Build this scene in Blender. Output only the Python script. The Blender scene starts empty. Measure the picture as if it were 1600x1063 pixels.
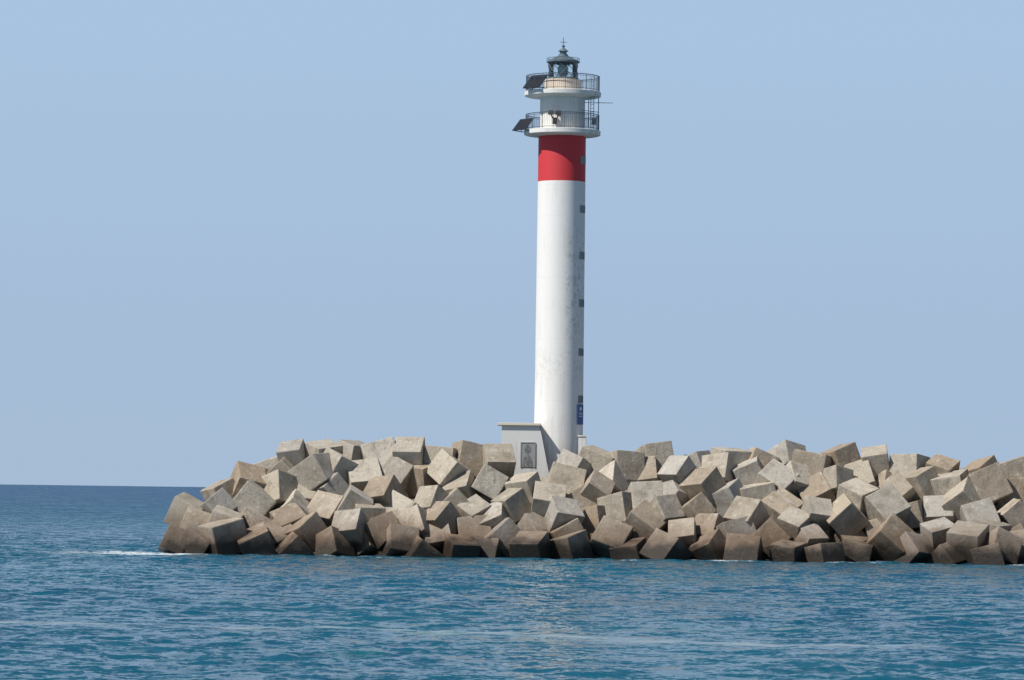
import bpy, bmesh, math, random
import numpy as np
from mathutils import Vector, Matrix, noise, Euler
rnd = random.Random(23)
scene = bpy.context.scene
scene.view_settings.view_transform = 'Standard'
scene.view_settings.look = 'None'
scene.view_settings.exposure = 0

# ------------------------------------------------------------------ helpers
def link(o, parent=None):
    scene.collection.objects.link(o)
    if parent: o.parent = parent
    return o
def empty(name, loc=(0,0,0)):
    e = bpy.data.objects.new(name, None); e.location = loc
    scene.collection.objects.link(e); return e
def obj_bm(name, bm, mat, parent=None, smooth=False):
    bmesh.ops.recalc_face_normals(bm, faces=bm.faces)
    me = bpy.data.meshes.new(name); bm.to_mesh(me); bm.free()
    for m in (mat if isinstance(mat,(list,tuple)) else [mat]): me.materials.append(m)
    if smooth:
        for p in me.polygons: p.use_smooth = True
        me.set_sharp_from_angle(angle=math.radians(35))
    return link(bpy.data.objects.new(name, me), parent)
def lathe(bm, prof, c, segs=96, mi=0):
    rings=[]
    for r,z in prof:
        if r<1e-4: rings.append([bm.verts.new((c[0],c[1],z))])
        else: rings.append([bm.verts.new((c[0]+r*math.cos(2*math.pi*i/segs), c[1]+r*math.sin(2*math.pi*i/segs), z)) for i in range(segs)])
    for a,b in zip(rings[:-1],rings[1:]):
        for i in range(segs):
            j=(i+1)%segs
            va=[a[0]] if len(a)==1 else [a[i],a[j]]
            vb=[b[0]] if len(b)==1 else [b[j],b[i]]
            if len(va)+len(vb)>=3:
                f=bm.faces.new(va+vb); f.material_index=mi
def rod(bm, a, b, r, segs=6):
    a=Vector(a); b=Vector(b); d=(b-a); L=d.length
    if L<1e-6: return
    q=d.to_track_quat('Z','Y')
    m=Matrix.Translation((a+b)/2)@q.to_matrix().to_4x4()
    bmesh.ops.create_cone(bm,cap_ends=True,segments=segs,radius1=r,radius2=r,depth=L,matrix=m)
def box(bm, c, s, rot=None, bev=0.0):
    m=Matrix.Translation(Vector(c))
    if rot is not None: m=m@rot.to_4x4()
    m=m@Matrix.Diagonal((s[0],s[1],s[2],1))
    r=bmesh.ops.create_cube(bm,size=1,matrix=m)
    if bev>0:
        es=set()
        for v in r['verts']:
            for e in v.link_edges: es.add(e)
        bmesh.ops.bevel(bm,geom=list(es),offset=bev,segments=1,affect='EDGES')
def ring(bm, c, R, z, r, segs=64, a0=0, a1=2*math.pi):
    n=segs
    pts=[(c[0]+R*math.cos(a0+(a1-a0)*i/n), c[1]+R*math.sin(a0+(a1-a0)*i/n), z) for i in range(n+1)]
    for p,q in zip(pts[:-1],pts[1:]): rod(bm,p,q,r,5)

class NT:
    def __init__(s,name):
        s.m=bpy.data.materials.new(name); s.m.use_nodes=True
        s.t=s.m.node_tree; s.n=s.t.nodes; s.l=s.t.links
        s.b=s.n['Principled BSDF']; s.out=s.n['Material Output']
    def node(s,t,**k):
        n=s.n.new(t)
        for a,b in k.items(): setattr(n,a,b)
        return n
    def set(s,sock,v):
        if isinstance(v,bpy.types.NodeSocket): s.l.new(v,sock)
        else: sock.default_value=v
    def pos(s): return s.node('ShaderNodeNewGeometry').outputs['Position']
    def mapping(s,v,scale=(1,1,1),rot=(0,0,0),loc=(0,0,0)):
        n=s.node('ShaderNodeMapping'); s.set(n.inputs['Vector'],v)
        n.inputs['Scale'].default_value=scale; n.inputs['Rotation'].default_value=rot; n.inputs['Location'].default_value=loc
        return n.outputs[0]
    def noise(s,v,scale,detail=4,rough=0.55,dist=0,out='Fac'):
        n=s.node('ShaderNodeTexNoise'); s.set(n.inputs['Vector'],v)
        n.inputs['Scale'].default_value=scale; n.inputs['Detail'].default_value=detail
        n.inputs['Roughness'].default_value=rough; n.inputs['Distortion'].default_value=dist
        return n.outputs[out]
    def mr(s,v,a,b,c=0,d=1,smooth=True):
        n=s.node('ShaderNodeMapRange'); n.interpolation_type='SMOOTHSTEP' if smooth else 'LINEAR'
        s.set(n.inputs[0],v); 
        for i,x in enumerate((a,b,c,d)): s.set(n.inputs[i+1],x)
        return n.outputs[0]
    def math(s,op,a,b=0.0,c=None):
        n=s.node('ShaderNodeMath',operation=op); s.set(n.inputs[0],a); s.set(n.inputs[1],b)
        if c is not None: s.set(n.inputs[2],c)
        return n.outputs[0]
    def vm(s,op,a,b=None,scale=None):
        n=s.node('ShaderNodeVectorMath',operation=op); s.set(n.inputs[0],a)
        if b is not None: s.set(n.inputs[1],b)
        if scale is not None: s.set(n.inputs['Scale'],scale)
        return n.outputs[0]
    def mix(s,f,a,b,mode='MIX'):
        n=s.node('ShaderNodeMix',data_type='RGBA',blend_type=mode)
        s.set(n.inputs[0],f)
        for sock,v in ((n.inputs[6],a),(n.inputs[7],b)):
            if isinstance(v,tuple) and len(v)==3: v=(*v,1)
            s.set(sock,v)
        return n.outputs[2]
    def sep(s,v):
        n=s.node('ShaderNodeSeparateXYZ'); s.set(n.inputs[0],v); return n.outputs
    def bump(s,h,strength,dist=0.05,normal=None):
        n=s.node('ShaderNodeBump'); s.set(n.inputs['Height'],h); n.inputs['Strength'].default_value=strength
        n.inputs['Distance'].default_value=dist
        if normal is not None: s.l.new(normal,n.inputs['Normal'])
        return n.outputs[0]
    def fin(s,col,rough=0.8,normal=None,metal=0,spec=None):
        if isinstance(col,tuple) and len(col)==3: col=(*col,1)
        s.set(s.b.inputs['Base Color'],col); s.set(s.b.inputs['Roughness'],rough)
        s.b.inputs['Metallic'].default_value=metal
        if spec is not None: s.b.inputs['Specular IOR Level'].default_value=spec
        if normal is not None: s.l.new(normal,s.b.inputs['Normal'])
        return s.m

# ------------------------------------------------------------------ camera
CAMZ=5.1; F=6000.0; ROLL=0.75; PITCH=math.degrees(math.atan(235/6000))
cam=bpy.data.cameras.new('camera'); co=bpy.data.objects.new('camera',cam)
cam.sensor_width=36; cam.lens=36*F/1600; cam.clip_end=60000; cam.clip_start=1
R=Matrix.Rotation(math.radians(90+PITCH),4,'X')@Matrix.Rotation(math.radians(ROLL),4,'Z')
co.matrix_world=Matrix.Translation((0,0,CAMZ))@R
scene.collection.objects.link(co); scene.camera=co

# ------------------------------------------------------------------ light
az=math.radians(57); el=math.radians(49)
sv=Vector((-math.sin(az)*math.cos(el),-math.cos(az)*math.cos(el),math.sin(el)))
sd=bpy.data.lights.new('sun','SUN'); sd.energy=5.0; sd.angle=math.radians(0.53); sd.color=(1.0,0.95,0.87)
so=bpy.data.objects.new('sun',sd); so.rotation_mode='QUATERNION'; so.rotation_quaternion=sv.to_track_quat('Z','Y')
so.location=(-60,200,80); scene.collection.objects.link(so)
w=bpy.data.worlds.new('World'); scene.world=w; w.use_nodes=True
wt=w.node_tree; bg=wt.nodes['Background']
sky=wt.nodes.new('ShaderNodeTexSky'); sky.sky_type='NISHITA'; sky.sun_disc=False
sky.sun_elevation=el; sky.sun_rotation=math.atan2(sv.x,sv.y)%(2*math.pi)
sky.air_density=1.0; sky.dust_density=0.6; sky.ozone_density=2.0; sky.altitude=0
tc=wt.nodes.new('ShaderNodeTexCoord'); sx=wt.nodes.new('ShaderNodeSeparateXYZ'); wt.links.new(tc.outputs['Generated'],sx.inputs[0])
rp=wt.nodes.new('ShaderNodeValToRGB'); wt.links.new(sx.outputs[2],rp.inputs[0])
e=rp.color_ramp.elements
e[0].position=0.0; e[0].color=(0.385,0.505,0.665,1); e[1].position=0.135; e[1].color=(0.40,0.56,0.76,1)
e2=rp.color_ramp.elements.new(0.05); e2.color=(0.38,0.51,0.69,1)
sc_=wt.nodes.new('ShaderNodeVectorMath'); sc_.operation='SCALE'; sc_.inputs['Scale'].default_value=10; wt.links.new(rp.outputs[0],sc_.inputs[0])
mr_=wt.nodes.new('ShaderNodeMapRange'); mr_.interpolation_type='SMOOTHSTEP'; wt.links.new(sx.outputs[2],mr_.inputs[0])
for i,v in enumerate((0.11,0.26,1.0,0.0)): mr_.inputs[i+1].default_value=v
mx=wt.nodes.new('ShaderNodeMix'); mx.data_type='RGBA'
sk2=wt.nodes.new('ShaderNodeVectorMath'); sk2.operation='SCALE'; sk2.inputs['Scale'].default_value=0.7; wt.links.new(sky.outputs[0],sk2.inputs[0])
wt.links.new(mr_.outputs[0],mx.inputs[0]); wt.links.new(sk2.outputs[0],mx.inputs[6]); wt.links.new(sc_.outputs[0],mx.inputs[7])
wt.links.new(mx.outputs[2],bg.inputs['Color']); bg.inputs['Strength'].default_value=0.1

# ------------------------------------------------------------------ materials
def metal(name,col,rough=0.5,met=0.3):
    n=NT(name); p=n.pos(); f=n.mr(n.noise(p,3.0,5),0.35,0.7)
    return n.fin(n.mix(f,col,tuple(c*0.65 for c in col)),rough,None,met)
M_rail=metal('rail_metal',(0.10,0.13,0.16))
M_dark=metal('dark_metal',(0.05,0.055,0.06))
M_grey=metal('grey_metal',(0.22,0.25,0.27))
M_teal=metal('lantern_paint',(0.17,0.23,0.26),0.4,0.2)
def paint(name,base,dirt,amt=0.5,stain=False):
    n=NT(name); p=n.pos()
    big=n.noise(p,0.35,5,0.6)
    streak=n.noise(n.mapping(p,(2.2,2.2,0.18)),1.3,6,0.65)
    f=n.math('MULTIPLY',n.mr(big,0.42,0.72),n.mr(streak,0.45,0.75))
    f=n.math('MULTIPLY',f,amt)
    col=n.mix(f,base,dirt)
    fine=n.noise(p,6,5,0.7)
    col=n.mix(n.mr(fine,0.3,0.8,0,0.10),col,dirt)
    if stain:
        x,y,z=n.sep(p)
        patch=n.mr(n.noise(n.mapping(p,(1.3,1.3,1.0)),2.2,9,0.8),0.50,0.58)
        zone=n.math('MULTIPLY',n.mr(z,15,19),n.mr(z,28,23.5))
        zone=n.math('MULTIPLY',zone,n.mr(x,3.9,4.5))
        z2=n.math('MULTIPLY',n.mr(z,13,14.5),n.mr(z,17,15.5))
        zone=n.math('MAXIMUM',zone,n.math('MULTIPLY',z2,0.5))
        col=n.mix(n.math('MULTIPLY',n.math('MULTIPLY',patch,zone),0.5),col,(0.36,0.34,0.31))
        foot=n.math('MULTIPLY',n.mr(z,11,6.5),n.mr(streak,0.4,0.6,0.1,0.6))
        col=n.mix(foot,col,(0.55,0.5,0.42))
        ln=n.math('FRACT',n.math('MULTIPLY',z,1/2.45))
        ln=n.mr(n.math('ABSOLUTE',n.math('SUBTRACT',ln,0.5)),0.485,0.5,0,0.16)
        col=n.mix(ln,col,(0.45,0.45,0.43))
    return n.fin(col,0.62,n.bump(n.noise(p,9,6,0.7),0.25,0.02))
M_white=paint('white_paint',(0.80,0.79,0.77),(0.46,0.44,0.40),0.6,True)
M_white2=paint('gallery_paint',(0.78,0.77,0.74),(0.42,0.37,0.31),0.9)
M_annex=paint('annex_paint',(0.70,0.70,0.68),(0.40,0.38,0.35),0.9)
M_cream=paint('cream_paint',(0.72,0.62,0.52),(0.45,0.38,0.3),0.6)
M_red=paint('red_paint',(0.60,0.035,0.045),(0.42,0.05,0.05),1.0)
M_roofc=paint('roof_edge',(0.70,0.63,0.50),(0.4,0.34,0.27),0.8)
n=NT('window_glass'); M_win=n.fin((0.04,0.05,0.06),0.25)
n=NT('frame_concrete'); M_frame=n.fin(n.mix(n.noise(n.pos(),5),(0.36,0.36,0.35),(0.25,0.25,0.24)),0.8)
n=NT('blue_sign'); M_blue=n.fin(n.mix(n.mr(n.noise(n.pos(),4),0.4,0.7),(0.015,0.05,0.24),(0.03,0.09,0.30)),0.4)
n=NT('sign_white'); M_sw=n.fin(n.mix(n.noise(n.pos(),5),(0.7,0.7,0.7),(0.8,0.8,0.8)),0.5)
n=NT('graffiti_paint'); M_graf=n.fin(n.mix(n.mr(n.noise(n.pos(),6,6,0.8),0.38,0.54),(0.60,0.58,0.54),(0.45,0.405,0.33)),0.8)
n=NT('solar_cells'); p=n.pos(); M_sol=n.fin(n.mix(n.noise(p,3),(0.012,0.014,0.022),(0.03,0.03,0.035)),0.3)
n=NT('lantern_glass')
tr=n.node('ShaderNodeBsdfTransparent'); tr.inputs[0].default_value=(0.92,0.96,0.96,1)
gl=n.node('ShaderNodeBsdfGlossy'); gl.inputs['Roughness'].default_value=0.03
fr=n.node('ShaderNodeFresnel'); ms=n.node('ShaderNodeMixShader')
n.l.new(fr.outputs[0],ms.inputs[0]); n.l.new(tr.outputs[0],ms.inputs[1]); n.l.new(gl.outputs[0],ms.inputs[2]); n.l.new(ms.outputs[0],n.out.inputs[0])
M_glass=n.m
n=NT('lens_glass'); x,y,z=n.sep(n.pos())
M_lens=n.fin(n.mix(n.mr(n.math('SINE',n.math('MULTIPLY',z,60)),-1,1),(0.18,0.30,0.30),(0.5,0.62,0.6)),0.1)

# ------------------------------------------------------------------ lighthouse
TX,TY=3.8,306.0; C=(TX,TY)
LH=empty('lighthouse',(0,0,0))
bm=bmesh.new(); lathe(bm,[(1.95,5.0),(1.945,9),(1.90,29.75)],C); obj_bm('shaft',bm,M_white,LH,True)
bm=bmesh.new(); lathe(bm,[(1.90,29.75),(1.895,33.4)],C); obj_bm('red_band',bm,M_red,LH,True)
bm=bmesh.new(); lathe(bm,[(1.80,33.8),(1.80,36.55)],C); obj_bm('watch_room',bm,M_white2,LH,True)
for nm,z0,z1 in (('lower_gallery',33.38,33.86),('upper_gallery',36.48,36.96)):
    bm=bmesh.new(); lathe(bm,[(1.5,z0-0.02),(2.2,z0),(2.95,z0+0.10),(3.05,z0+0.14),(3.07,z1-0.03),(3.0,z1),(1.5,z1)],C); obj_bm(nm,bm,M_white2,LH,True)
bm=bmesh.new(); lathe(bm,[(1.48,36.9),(1.48,37.78),(1.55,37.80),(1.55,37.92),(1.3,37.93),(0.0,37.93)],C); obj_bm('lantern_base',bm,M_cream,LH,True)
zb,zt,RL=37.95,39.36,1.17
bm=bmesh.new(); lathe(bm,[(RL-0.02,zb+0.1),(RL-0.02,zt)],C,48); obj_bm('lantern_glazing',bm,M_glass,LH,True)
bm=bmesh.new()
lathe(bm,[(1.25,zb-0.02),(1.25,zb+0.14),(1.1,zb+0.14)],C,48)
N=6; zm=(zb+0.14+zt)/2
def P(a,z,r=RL): return (TX+r*math.cos(a),TY+r*math.sin(a),z)
for i in range(N):
    a=2*math.pi*i/N+0.17; h=math.pi/N; st=8
    for k in range(st):
        t0,t1=k/st,(k+1)/st
        z0=zb+0.14; H=zt-z0
        rod(bm,P(a+2*h*t0,z0+H*t0),P(a+2*h*t1,z0+H*t1),0.026)
        rod(bm,P(a+2*h*t0,zt-H*t0),P(a+2*h*t1,zt-H*t1),0.026)
ring(bm,C,RL,zt-0.03,0.05,48)
obj_bm('lantern_astragals',bm,M_teal,LH)
bm=bmesh.new(); lathe(bm,[(1.05,zt-0.02),(1.33,zt-0.02),(1.34,zt+0.08),(1.2,zt+0.14),(0.95,zt+0.28),(0.6,zt+0.44),(0.40,zt+0.5),(0.40,zt+0.62),(0.28,zt+0.64),(0.28,zt+0.85),(0.42,zt+0.88),(0.36,zt+0.95),(0.14,zt+1.1),(0.08,zt+1.2),(0.14,zt+1.28),(0.12,zt+1.36),(0,zt+1.42)],C,40)
obj_bm('lantern_roof',bm,M_teal,LH,True)
bm=bmesh.new(); rod(bm,(TX,TY,zt+1.4),(TX,TY,41.35),0.025); rod(bm,(TX-0.28,TY,40.98),(TX+0.28,TY,40.98),0.02); rod(bm,(TX,TY-0.25,40.98),(TX,TY+0.25,40.98),0.02)
ring(bm,C,1.3,zt+0.3,0.02,32)
for i in range(12):
    a=i*math.pi/6; rod(bm,P(a,zt+0.08,1.3),P(a,zt+0.3,1.3),0.015)
obj_bm('lightning_rod',bm,M_dark,LH)
bm=bmesh.new(); lathe(bm,[(0,38.05),(0.3,38.05),(0.3,38.3),(0.34,38.35),(0.42,38.6),(0.42,38.85),(0.32,39.1),(0,39.15)],C,32); obj_bm('lamp_lens',bm,M_lens,LH,True)
bm=bmesh.new(); lathe(bm,[(0.24,37.93),(0.24,38.06)],C,20)
for i in range(4):
    a=i*math.pi/2+.5; rod(bm,P(a,38.05,0.46),P(a,39.15,0.46),0.02)
lathe(bm,[(0.0,39.17),(0.48,39.16),(0.48,39.2),(0,39.24)],C,24); obj_bm('lens_frame',bm,M_dark,LH)
for nm,z0 in (('lower_railing',33.86),('upper_railing',36.96)):
    bm=bmesh.new(); RR=2.93; H=1.25
    ring(bm,C,RR,z0+H,0.032); ring(bm,C,RR,z0+0.12,0.022); ring(bm,C,RR,z0+H*0.9,0.015)
    for i in range(20):
        a=2*math.pi*i/20+0.05; rod(bm,P(a,z0-0.02,RR),P(a,z0+H,RR),0.028)
    for i in range(120):
        a=2*math.pi*i/120; rod(bm,P(a,z0+0.12,RR),P(a,z0+H,RR),0.009,4)
    obj_bm(nm,bm,M_rail,LH)
bm=bmesh.new()
for s in (-0.2,0.2):
    rod(bm,(TX+2.35+s*0.6,TY-1.0-s,33.9),(TX+2.35+s*0.6,TY-1.0-s,38.1),0.03)
for k in range(13): rod(bm,(TX+2.23,TY-0.8,34.1+0.3*k),(TX+2.47,TY-1.2,34.1+0.3*k),0.02)
rod(bm,(TX+2.05,TY-1.4,33.9),(TX+2.05,TY-1.4,36.4),0.04)
rod(bm,(TX+2.85,TY-0.8,33.9),(TX+2.85,TY-0.8,36.45),0.04)
rod(bm,(TX+1.7,TY-1.0,36.05),(TX+4.0,TY-1.0,36.05),0.025)
for k in range(6): rod(bm,(TX+2.9+0.2*k,TY-1.3,36.05),(TX+2.9+0.2*k,TY-0.7,36.05),0.012)
rod(bm,(TX+1.6,TY-1.3,35.4),(TX+2.9,TY-0.9,35.3),0.025)
box(bm,(TX+2.5,TY-1.5,34.5),(0.35,0.3,0.5)); 
obj_bm('antennas_and_ladder',bm,M_grey,LH)
bm=bmesh.new()
for dx,dz in ((-0.95,35.1),(-0.35,35.1)):
    box(bm,(TX+dx,TY-2.25,dz),(0.42,0.45,0.34),bev=0.03); rod(bm,(TX+dx,TY-1.7,dz-0.05),(TX+dx,TY-2.2,dz-0.05),0.04)
rod(bm,(TX-0.95,TY-2.2,34.95),(TX-0.6,TY-2.2,34.3),0.05); rod(bm,(TX-0.35,TY-2.2,34.95),(TX-0.6,TY-2.2,34.3),0.05)
box(bm,(TX-0.65,TY-2.1,34.45),(0.35,0.4,0.5),bev=0.03)
obj_bm('floodlights',bm,metal('lamp_housing',(0.10,0.09,0.08)),LH)
def solar(name,c,w,h,yaw,tilt):
    rot=(Matrix.Rotation(yaw,3,'Z')@Matrix.Rotation(tilt,3,'X'))
    bm=bmesh.new(); box(bm,c,(w,h,0.05),rot)
    o=obj_bm(name,bm,M_dark,LH)
    bm=bmesh.new(); k=3
    for i in range(k):
        off=rot@Vector(((i-(k-1)/2)*w/k,0,0.032)); box(bm,Vector(c)+off,(w/k-0.06,h-0.06,0.02),rot)
    obj_bm(name+'_cells',bm,M_sol,LH)
    bm=bmesh.new()
    for sx in (-1,1):
        t=Vector(c)+rot@Vector((sx*w*0.42,h*0.46,-0.04)); b=Vector(c)+rot@Vector((sx*w*0.42,-h*0.46,-0.04))
        rod(bm,t,b,0.035); g=Vector((t.x,t.y,b.z-0.05)); rod(bm,t,g,0.035); rod(bm,g,b,0.035)
        rod(bm,g,(g+Vector((TX,TY,g.z)))/2,0.035)
    obj_bm(name+'_rack',bm,M_rail,LH)
solar('upper_solar_panel',(TX-2.2,TY-1.85,37.6),1.8,1.5,math.radians(-42),math.radians(46))
solar('lower_solar_panel',(TX-3.15,TY-0.9,34.25),1.6,1.3,math.radians(-48),math.radians(48))
for k,zc in enumerate((31.45,27.55,23.85,20.05,16.15,12.4)):
    a=math.radians(-90+63)
    r=1.95-(zc-5)/25*0.05
    rot=Matrix.Rotation(a+math.pi/2,3,'Z')
    cx,cy=TX+(r-0.09)*math.cos(a),TY+(r-0.09)*math.sin(a)
    bm=bmesh.new()
    for sx in (-1,1): box(bm,Vector((cx,cy,zc))+rot@Vector((sx*0.38,0,0)),(0.07,0.22,0.60),rot)
    for sz in (-1,1): box(bm,Vector((cx,cy,zc+sz*0.28)),(0.69,0.22,0.05),rot)
    obj_bm('window_frame_%d'%(k+1),bm,M_frame,LH)
    bm=bmesh.new(); box(bm,(cx,cy,zc),(0.69,0.19,0.51),rot); obj_bm('window_pane_%d'%(k+1),bm,M_win,LH)
a=math.radians(-90+60); rot=Matrix.Rotation(a+math.pi/2,3,'Z')
bm=bmesh.new(); ctr=Vector((TX+1.96*math.cos(a),TY+1.96*math.sin(a),11.2)); box(bm,ctr,(0.9,0.06,1.6),rot); obj_bm('blue_sign',bm,M_blue,LH)
bm=bmesh.new()
for zz,ww,hh in ((0.45,0.3,0.25),(0.12,0.6,0.05),(-0.02,0.5,0.05),(-0.16,0.6,0.05)):
    box(bm,ctr+rot@Vector((0,-0.034,zz)),(ww,0.012,hh),rot)
obj_bm('blue_sign_marks',bm,M_sw,LH)
bm=bmesh.new()
pts=[(-0.72,5.0),(-0.72,10.22),(2.25,10.22),(2.45,9.4),(3.35,5.0)]
fr_=[bm.verts.new((x,303.2,z)) for x,z in pts]; bk=[bm.verts.new((x,306.3,z)) for x,z in pts]
bm.faces.new(fr_); bm.faces.new(bk[::-1])
for i in range(5): j=(i+1)%5; bm.faces.new((fr_[i],fr_[j],bk[j],bk[i]))
obj_bm('annex_walls',bm,M_annex,LH)
bm=bmesh.new(); box(bm,(0.65,304.75,10.33),(3.4,3.5,0.2),bev=0.02); obj_bm('annex_roof',bm,M_roofc,LH)
bm=bmesh.new()
for x in (0.82,1.92): box(bm,(x,303.17,7.9),(0.08,0.1,1.9))
box(bm,(1.37,303.17,8.89),(1.18,0.1,0.08)); obj_bm('annex_door_frame',bm,M_frame,LH)
n=NT('door_mural'); p=n.pos(); x,y,z=n.sep(p)
hd=n.math('ADD',n.math('POWER',n.math('MULTIPLY',n.math('SUBTRACT',x,1.37),3.6),2),n.math('POWER',n.math('MULTIPLY',n.math('SUBTRACT',z,8.35),2.6),2))
bd=n.math('ADD',n.math('POWER',n.math('MULTIPLY',n.math('SUBTRACT',x,1.37),2.4),2),n.math('POWER',n.math('MULTIPLY',n.math('SUBTRACT',z,7.1),1.2),2))
fg=n.math('MAXIMUM',n.mr(hd,1.1,0.85),n.mr(bd,1.1,0.85))
fg=n.math('MULTIPLY',fg,n.mr(n.noise(p,5,4,0.6),0.35,0.55,0.2,0.8))
M_mur=n.fin(n.mix(fg,(0.30,0.31,0.31),(0.11,0.115,0.12)),0.7)
bm=bmesh.new(); box(bm,(1.37,303.18,7.9),(1.02,0.06,1.9)); obj_bm('annex_door',bm,M_mur,LH)
bm=bmesh.new(); box(bm,(5.62,305.6,7.2),(0.75,1.8,4.5),bev=0.03); box(bm,(5.62,305.6,9.5),(0.85,1.9,0.12)); obj_bm('entrance_porch',bm,M_white2,LH)

# ------------------------------------------------------------------ breakwater
BW=empty('breakwater')
Y0=289.5; SL=1.35
def unroll(px,py):
    t=math.radians(ROLL); u=px-800; v=531.5-py
    return u*math.cos(t)-v*math.sin(t), u*math.sin(t)+v*math.cos(t)
def on_slope(px,py):
    u,v=unroll(px,py); k=math.tan(math.atan(v/F)+math.atan(235/F))
    z=(CAMZ+k*Y0)/(1-SL*k); y=Y0+SL*z
    return Vector((u/F*y*1.0,y,z))
crest=[(455,712),(505,710),(553,710),(600,720),(638,712),(690,720),(735,718),(778,722),(905,732),(932,728),(1022,716),(1090,726),(1140,722),(1185,726),(1233,715),(1262,732),(1315,715),(1367,722),(1422,730),(1472,736),(1535,741),(1590,736),(975,730)]
GRAF={4:(math.radians(-8),math.radians(-58),("TARO","ALA 20")),7:(math.radians(12),math.radians(-50),("PAZO",))}
body=[(440,738),(387,756),(345,770),(338,792),(490,742),(530,731),(565,749),(617,737),(660,744),(705,738),(765,752),(820,762),(880,759),(958,754),(1005,735),(1060,739),(1125,737),(1175,739),(1210,756),(1255,750),(1305,750),(1350,746),(1405,765),(1440,755),(1487,759),(1545,760),(1575,772),
(292,800),(308,820),(350,818),(405,782),(435,770),(470,768),(515,762),(510,800),(555,787),(600,774),(630,797),(680,784),(718,762),(740,802),(800,787),(860,790),(910,790),(962,797),(1010,779),(1060,774),(1085,799),(1135,779),(1165,808),(1220,797),(1275,802),(1275,770),(1320,808),(1340,778),(1380,800),(1425,803),(1470,803),(1530,810),(1585,803),
(395,820),(350,838),(274,843),(435,842),(480,835),(547,825),(570,852),(625,850),(683,843),(690,812),(742,832),(785,842),(835,825),(830,857),(885,828),(890,855),(935,812),(953,848),(1010,818),(1068,837),(1040,862),(1110,862),(1150,837),(1205,837),(1265,842),(1330,842),(1380,828),(1420,860),(1467,835),(1510,847),(1560,857),(1600,862),(720,862),(405,852),(310,847),(520,855),(1230,867),(1285,872),(1540,875),(1160,867),(1340,868),(1480,872),(660,870),(770,866),(985,866),(460,858),(590,830),
(460,800),(580,808),(650,824),(772,812),(845,770),(930,765),(1100,760),(1190,778),(1240,820),(1110,825),(1395,845),(1360,790),(1505,782),(450,818),(710,790),(1030,800),(880,808),(1550,832)]
blocks=[]
def rrot(tmax=38):
    ax=rnd.uniform(0,2*math.pi); t=math.radians(tmax*math.sqrt(rnd.uniform(0.02,1)))
    return Matrix.Rotation(t,3,Vector((math.cos(ax),math.sin(ax),0)))@Matrix.Rotation(rnd.uniform(0,math.pi/2),3,'Z')
gm={}
for L,tm in ((crest,30),(body,50)):
    for i,(px,py) in enumerate(L):
        p=on_slope(px,py); p+=Vector((0,0.5,-0.15))
        rt=rrot(tm); sz=rnd.choice([1.95,2.1,2.2,2.3,2.4,2.6])
        if px<312:
            sz=min(sz,2.2); rt=Matrix.Rotation(math.radians(rnd.uniform(22,32)),3,'Y')@Matrix.Rotation(math.radians(rnd.uniform(-20,20)),3,'X')@Matrix.Rotation(math.radians(rnd.uniform(-25,25)),3,'Z')
        elif L is body: p+=Vector((0,-1,0.02))*rnd.choice([-1.3,-0.7,0,0,0.5,1.0])
        elif i in GRAF:
            gy,gx,tx=GRAF[i]; rt=Matrix.Rotation(gy,3,'Z')@Matrix.Rotation(gx,3,'X'); sz=2.25; gm[len(blocks)]=tx; p.y-=0.7
        blocks.append([p,sz,rt,1,p.z])
def ztop(x):
    xs=[-27.5,-25.5,-23,-20,-17.3,-10,0,1.5,4,5.5,10,27,40,90]; zs=[0.3,2.4,5.2,6.8,8.2,8.3,8.2,7.2,6.6,7.8,8.0,8.1,7.4,7.4]
    return float(np.interp(x,xs,zs))
x=42.5
while x<95:
    for zc in (0.2,1.9,3.6,5.3,6.8):
        blocks.append([Vector((x+rnd.uniform(-.6,.6),Y0+.5+SL*zc+rnd.uniform(-.4,.4),zc+rnd.uniform(-.3,.3))),rnd.uniform(2.25,2.6),rrot(),1,zc])
    x+=2.6
x=-23.5
while x<95:
    z=-0.5
    while z<ztop(x)-2.4:
        q=Vector((x+rnd.uniform(-.6,.6),Y0+SL*z+3.5+rnd.uniform(-.5,.5),z+rnd.uniform(-.3,.3)))
        blocks.append([q,rnd.uniform(2.1,2.5),rrot(45),0,z]); z+=1.9
    x+=2.8
x=-21
while x<95:
    for yy,dz in ((303.0,-1.6),(305.6,-1.7),(312,-1.9),(314.5,-2.6),(317,-4.4),(319.5,-6.3)):
        if 302<yy<311 and -2.5<x<8: continue
        zz=ztop(x)+dz+rnd.uniform(-.3,.3)
        if zz<-1: continue
        blocks.append([Vector((x+rnd.uniform(-.6,.6),yy+rnd.uniform(-.4,.4),zz)),rnd.uniform(2.2,2.5),rrot(30),0,zz])
    x+=2.6
for it in range(12):
    for i in range(len(blocks)):
        for j in range(i+1,len(blocks)):
            d=blocks[j][0]-blocks[i][0]
            if abs(d.x)>2.8 or abs(d.y)>2.8: continue
            L=d.length; m=(blocks[i][1]+blocks[j][1])*0.5*0.88
            if L<m and L>1e-4:
                k=(m-L)*0.35; dd=d/L
                wi,wj=(0.12 if blocks[i][3] else 0.88),(0.12 if blocks[j][3] else 0.88)
                s=wi+wj
                dd=Vector((dd.x*0.8,dd.y*1.2,dd.z*0.4))
                blocks[i][0]-=dd*k*wi/s; blocks[j][0]+=dd*k*wj/s
    for b in blocks: b[0].z=min(b[0].z,b[4]+0.12); b[0].x=max(b[0].x,-26.0)
g=[-1,-.965,-.88,-.5,0,.5,.88,.965,1]; n_=len(g)
tv=[];tf=[];tid=[]; idx={}
def vid(p):
    k=tuple(round(c,4) for c in p)
    if k not in idx: idx[k]=len(tv); tv.append(k)
    return idx[k]
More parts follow.
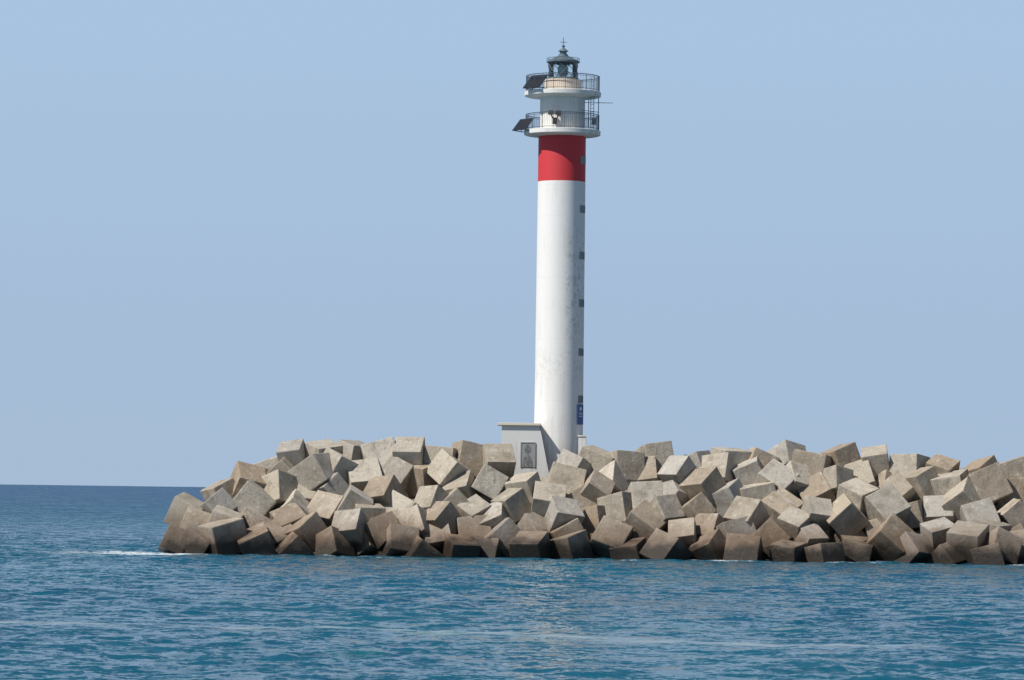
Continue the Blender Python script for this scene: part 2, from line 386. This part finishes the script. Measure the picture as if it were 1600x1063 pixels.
for ax in range(3):
    for s in (-1,1):
        for a in range(n_-1):
            for b in range(n_-1):
                q=[]
                for (i,j) in ((a,b),(a+1,b),(a+1,b+1),(a,b+1)):
                    p=[0,0,0]; p[ax]=s; p[(ax+1)%3]=g[i]; p[(ax+2)%3]=g[j]; q.append(vid(p))
                if s<0: q=q[::-1]
                tf.append(q); tid.append(ax*2+(s>0))
tv=np.array(tv); tf=np.array(tf); tid=np.array(tid)
V=[];FC=[];AT=[];off=0
for bi,(p,s,r,_,_2) in enumerate(blocks):
    seed=Vector((rnd.uniform(0,90),rnd.uniform(0,90),rnd.uniform(0,90)))
    wear=rnd.choice([0.012,0.015,0.02,0.035])
    rr=np.array([wear+0.13*max(0,noise.noise(Vector(v)*2.6+seed)-0.22)+0.012*noise.noise(Vector(v)*9+seed) for v in tv])
    rr=np.clip(rr,0.01,0.2)[:,None]
    inner=np.clip(tv,-(1-rr),1-rr); d=tv-inner; L=np.linalg.norm(d,axis=1,keepdims=True); L[L<1e-6]=1
    sh=inner+d/L*rr
    sc=np.array([rnd.uniform(.94,1.06),rnd.uniform(.94,1.06),rnd.uniform(.9,1.03)])
    if bi in gm:
        sc=np.array([1.,1.,1.]); lines=gm[bi]
        for li,tx in enumerate(lines):
            cu=bpy.data.curves.new('t','FONT'); cu.body=tx; cu.size=0.55; cu.align_x='CENTER'; cu.shear=0.15; cu.space_character=1.1
            to=bpy.data.objects.new('t',cu); scene.collection.objects.link(to)
            dg=bpy.context.evaluated_depsgraph_get(); tm_=bpy.data.meshes.new_from_object(to.evaluated_get(dg))
            bpy.data.objects.remove(to)
            tm_.materials.clear(); tm_.materials.append(M_graf)
            Mt=Matrix.Translation(p)@r.to_4x4()@Matrix.Translation((0.05*li,-s/2-0.006,(0.15-0.65*li) if len(lines)>1 else 0.1))@Matrix.Rotation(math.radians(90),4,'X')
            tm_.transform(Mt); link(bpy.data.objects.new('graffiti_'+str(bi)+'_'+str(li),tm_),BW)
    sh=sh*sc*s/2
    V.append(sh@np.array(r).T+np.array(p)); FC.append(tf+off); off+=len(tv)
    base=rnd.random(); warm=rnd.random()
    ft=[rnd.random() for _ in range(6)]
    AT.append(np.array([(base,warm,ft[k]) for k in tid]))
V=np.concatenate(V);FC=np.concatenate(FC);AT=np.concatenate(AT)
me=bpy.data.meshes.new('concrete_blocks')
me.vertices.add(len(V)); me.vertices.foreach_set('co',V.ravel())
me.loops.add(len(FC)*4); me.loops.foreach_set('vertex_index',FC.ravel().astype(np.int32))
me.polygons.add(len(FC)); me.polygons.foreach_set('loop_start',np.arange(0,len(FC)*4,4,dtype=np.int32))
me.update(calc_edges=True)
at=me.attributes.new('tone','FLOAT_VECTOR','FACE'); at.data.foreach_set('vector',AT.ravel().astype(np.float32))
me.validate()
n=NT('block_concrete'); p=n.pos()
ta=n.node('ShaderNodeAttribute'); ta.attribute_name='tone'; tr_,tg,tb=n.sep(ta.outputs['Vector'])
col=n.mix(tr_,(0.42,0.365,0.285),(0.56,0.51,0.43))
col=n.mix(n.mr(tg,0.6,1.0,0,0.75),col,(0.32,0.235,0.16))
col=n.mix(n.mr(tg,0.35,0.0,0,0.7),col,(0.38,0.37,0.35))
col=n.mix(n.mr(tb,0.2,1.0,0,0.55),col,(0.27,0.24,0.20))
p2=n.vm('ADD',p,n.vm('SCALE',ta.outputs['Vector'],scale=37.0))
blot=n.noise(p2,0.7,7,0.65); col=n.mix(n.mr(blot,0.45,0.72,0,0.65),col,(0.19,0.16,0.12))
pale=n.noise(p2,1.6,6,0.6); col=n.mix(n.mr(pale,0.52,0.72,0,0.5),col,(0.62,0.57,0.49))
drip=n.noise(n.mapping(p2,(3.0,3.0,0.35)),1.0,5,0.65); col=n.mix(n.mr(drip,0.55,0.72,0,0.45),col,(0.15,0.12,0.09))
spk=n.noise(p2,7,6,0.8); col=n.mix(n.mr(spk,0.54,0.64,0,0.6),col,(0.13,0.105,0.08))
x,y,z=n.sep(p)
wob=n.math('MULTIPLY',n.math('SUBTRACT',n.noise(p,0.5,5,0.6),0.5),2.8)
zz=n.math('ADD',z,wob)
col=n.mix(n.mr(zz,3.9,1.2,0,0.7),col,(0.14,0.085,0.052))
wet=n.mr(zz,1.7,0.6); col=n.mix(n.math('MULTIPLY',wet,0.93),col,(0.028,0.022,0.017))
nb=n.bump(n.noise(p2,3.5,8,0.76),0.7,0.15)
nb=n.bump(n.noise(p2,18,4,0.75),0.5,0.04,nb)
M_blk=n.fin(col,n.mr(wet,0,1,0.9,0.35),nb,0,0.25)
me.materials.append(M_blk)
link(bpy.data.objects.new('concrete_blocks',me),BW)
n=NT('core_rubble'); p=n.pos()
M_core=n.fin(n.mix(n.noise(p,1.2,6,0.7),(0.03,0.025,0.02),(0.09,0.075,0.06)),0.95,n.bump(n.noise(p,1.5,6,0.7),0.8,0.3))
bm=bmesh.new(); xs=np.arange(-23.0,100,1.0); rows=[]
for xx in xs:
    t=max(0.2,ztop(xx)-2.9); t=min(t,5.8)
    o_=4.6
    pr=[(Y0+o_-2.5*SL,-2.5),(Y0+o_,0),(Y0+o_+SL*t*0.5,t*0.5),(Y0+o_+SL*t,t),(311,t),(311+t*0.7,t*0.5),(311+t*1.4+3,-2.5)]
    rows.append([bm.verts.new((xx+rnd.uniform(-.2,.2),a+rnd.uniform(-.3,.3),b+rnd.uniform(-.2,.2))) for a,b in pr])
for a,b in zip(rows[:-1],rows[1:]):
    for i in range(6): bm.faces.new((a[i],a[i+1],b[i+1],b[i]))
bm.faces.new(rows[0]); obj_bm('rubble_core',bm,M_core,BW)

# ------------------------------------------------------------------ sea
ys=[-400,-100,0,40,70]; y=85.0
while y<335: ys.append(y); y+=0.24
st=0.3
while y<30000: ys.append(y); y+=st; st*=1.022
ys=np.array(ys); nc=520
s_in=np.linspace(-1,1,nc); ext=np.array([1.15,1.5,2.2,4,9,30])
s_all=np.concatenate([-ext[::-1],s_in,ext])
hw=0.155*np.maximum(ys,60)+5
X=s_all[None,:]*hw[:,None]; Y=np.repeat(ys[:,None],len(s_all),1)
Z=np.zeros_like(X); nr=np.random.RandomState(4)
dy=np.gradient(ys)[:,None]; dxs=(hw*2/nc)[:,None]
inside=(np.abs(s_all)<=1.0)[None,:]
mod=1+0.45*np.sin(X*0.11+Y*0.05+1)*np.sin(Y*0.083-X*0.04)+0.3*np.sin(X*0.31-Y*0.021)
for k in range(90):
    lam=0.8*(8/0.8)**nr.rand(); th=nr.normal(math.radians(-100),0.85)
    kx,ky=2*math.pi/lam*math.cos(th),2*math.pi/lam*math.sin(th)
    amp=0.0030*lam**0.6
    fade=np.clip((lam/ np.maximum(dy,dxs)-3)/2,0,1)
    ph=kx*X+ky*Y+nr.rand()*6.28+0.9*np.sin(X*0.13*nr.rand()+Y*0.12*nr.rand())
    Z+=amp*fade*(np.sin(ph)+0.25*np.sin(2*ph+1.57))
Z*=mod*inside
nv=X.size; co_=np.stack([X,Y,Z],-1).reshape(-1,3)
nrw,ncl=X.shape; ii=np.arange(nv).reshape(nrw,ncl)
Q=np.stack([ii[:-1,:-1],ii[:-1,1:],ii[1:,1:],ii[1:,:-1]],-1).reshape(-1,4)
me=bpy.data.meshes.new('sea'); me.vertices.add(nv); me.vertices.foreach_set('co',co_.ravel())
me.loops.add(len(Q)*4); me.loops.foreach_set('vertex_index',Q.ravel().astype(np.int32))
me.polygons.add(len(Q)); me.polygons.foreach_set('loop_start',np.arange(0,len(Q)*4,4,dtype=np.int32))
me.polygons.foreach_set('use_smooth',np.ones(len(Q),dtype=bool))
me.update(calc_edges=True)
n=NT('sea_water'); p=n.pos(); x,y,z=n.sep(p)
big=n.noise(n.mapping(p,(0.03,0.012,1)),1,4,0.6)
col=n.mix(n.mr(big,0.35,0.65),(0.004,0.072,0.130),(0.006,0.095,0.148))
grn=n.mr(n.noise(n.mapping(p,(0.10,0.045,1),loc=(3,1,0)),1,3,0.5),0.60,0.70)
grn=n.math('MULTIPLY',grn,n.mr(y,240,190)); col=n.mix(n.math('MULTIPLY',grn,0.8),col,(0.005,0.13,0.12))
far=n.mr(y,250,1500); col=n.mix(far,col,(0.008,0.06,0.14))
wv=n.math('MULTIPLY',n.math('SUBTRACT',n.noise(n.mapping(p,(0.06,0.06,1)),1,4,0.55),0.5),12)
dl=n.math('ABSOLUTE',n.math('ADD',n.math('SUBTRACT',n.math('ADD',y,n.math('MULTIPLY',x,0.40)),135.5),wv))
line=n.math('MULTIPLY',n.mr(dl,2.2,0.3),n.mr(n.noise(n.mapping(p,(0.35,0.8,1)),1,6,0.7),0.36,0.58))  # smooth slick band; its brighter sky reflection is painted as pale colour
foamn=n.noise(p,2.2,8,0.75)
tip=n.math('MULTIPLY',n.mr(x,-37,-28),n.mr(x,-22,-25)); tip=n.math('MULTIPLY',tip,n.math('MULTIPLY',n.mr(y,282,286),n.mr(y,297,291)))
toe=n.math('MULTIPLY',n.mr(y,284.6,287.2),n.mr(x,-28,-26)); toe=n.math('MULTIPLY',toe,n.mr(y,292,290)); toe=n.math('MULTIPLY',toe,n.mr(n.noise(n.mapping(p,(0.15,0.3,1)),1,3),0.52,0.62))
foam=n.math('MAXIMUM',n.math('MULTIPLY',tip,n.mr(foamn,0.40,0.52)),n.math('MULTIPLY',toe,n.mr(foamn,0.48,0.56)))
foam=n.math('MAXIMUM',foam,n.math('MULTIPLY',line,0.45))  # painted slick sheen joins the real foam at tip and toe
col=n.mix(foam,col,(0.60,0.66,0.69))
def slope(v,scale,k,detail):
    c=n.noise(v,scale,detail,0.6,0,'Color')
    c=n.vm('SUBTRACT',c,(0.5,0.5,0.5)); c=n.vm('MULTIPLY',c,(k,k,0.0)); return c
gust=n.mr(n.noise(n.mapping(p,(0.05,0.025,1),loc=(7,2,0)),1,4,0.6),0.35,0.65,0.75,1.2)
sl=n.vm('ADD',slope(n.mapping(p,(0.8,0.9,1)),1.0,0.9,3),slope(n.mapping(p,(1,1,1),loc=(31,9,0)),3.5,0.9,2))
sl=n.vm('SCALE',sl,scale=gust); 
calm=n.mr(dl,3.0,0.5,1,0.7); sl=n.vm('SCALE',sl,scale=calm)
lean=n.node('ShaderNodeCombineXYZ'); n.l.new(n.mr(y,120,700,-0.04,-0.17),lean.inputs[1])
sl=n.vm('ADD',sl,lean.outputs[0])
geo=n.node('ShaderNodeNewGeometry').outputs['Normal']
nb=n.vm('NORMALIZE',n.vm('ADD',geo,sl))
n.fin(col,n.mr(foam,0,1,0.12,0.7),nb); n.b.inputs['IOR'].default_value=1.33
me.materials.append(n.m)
link(bpy.data.objects.new('sea',me))
print('verts sea',nv,'blocks',len(blocks))
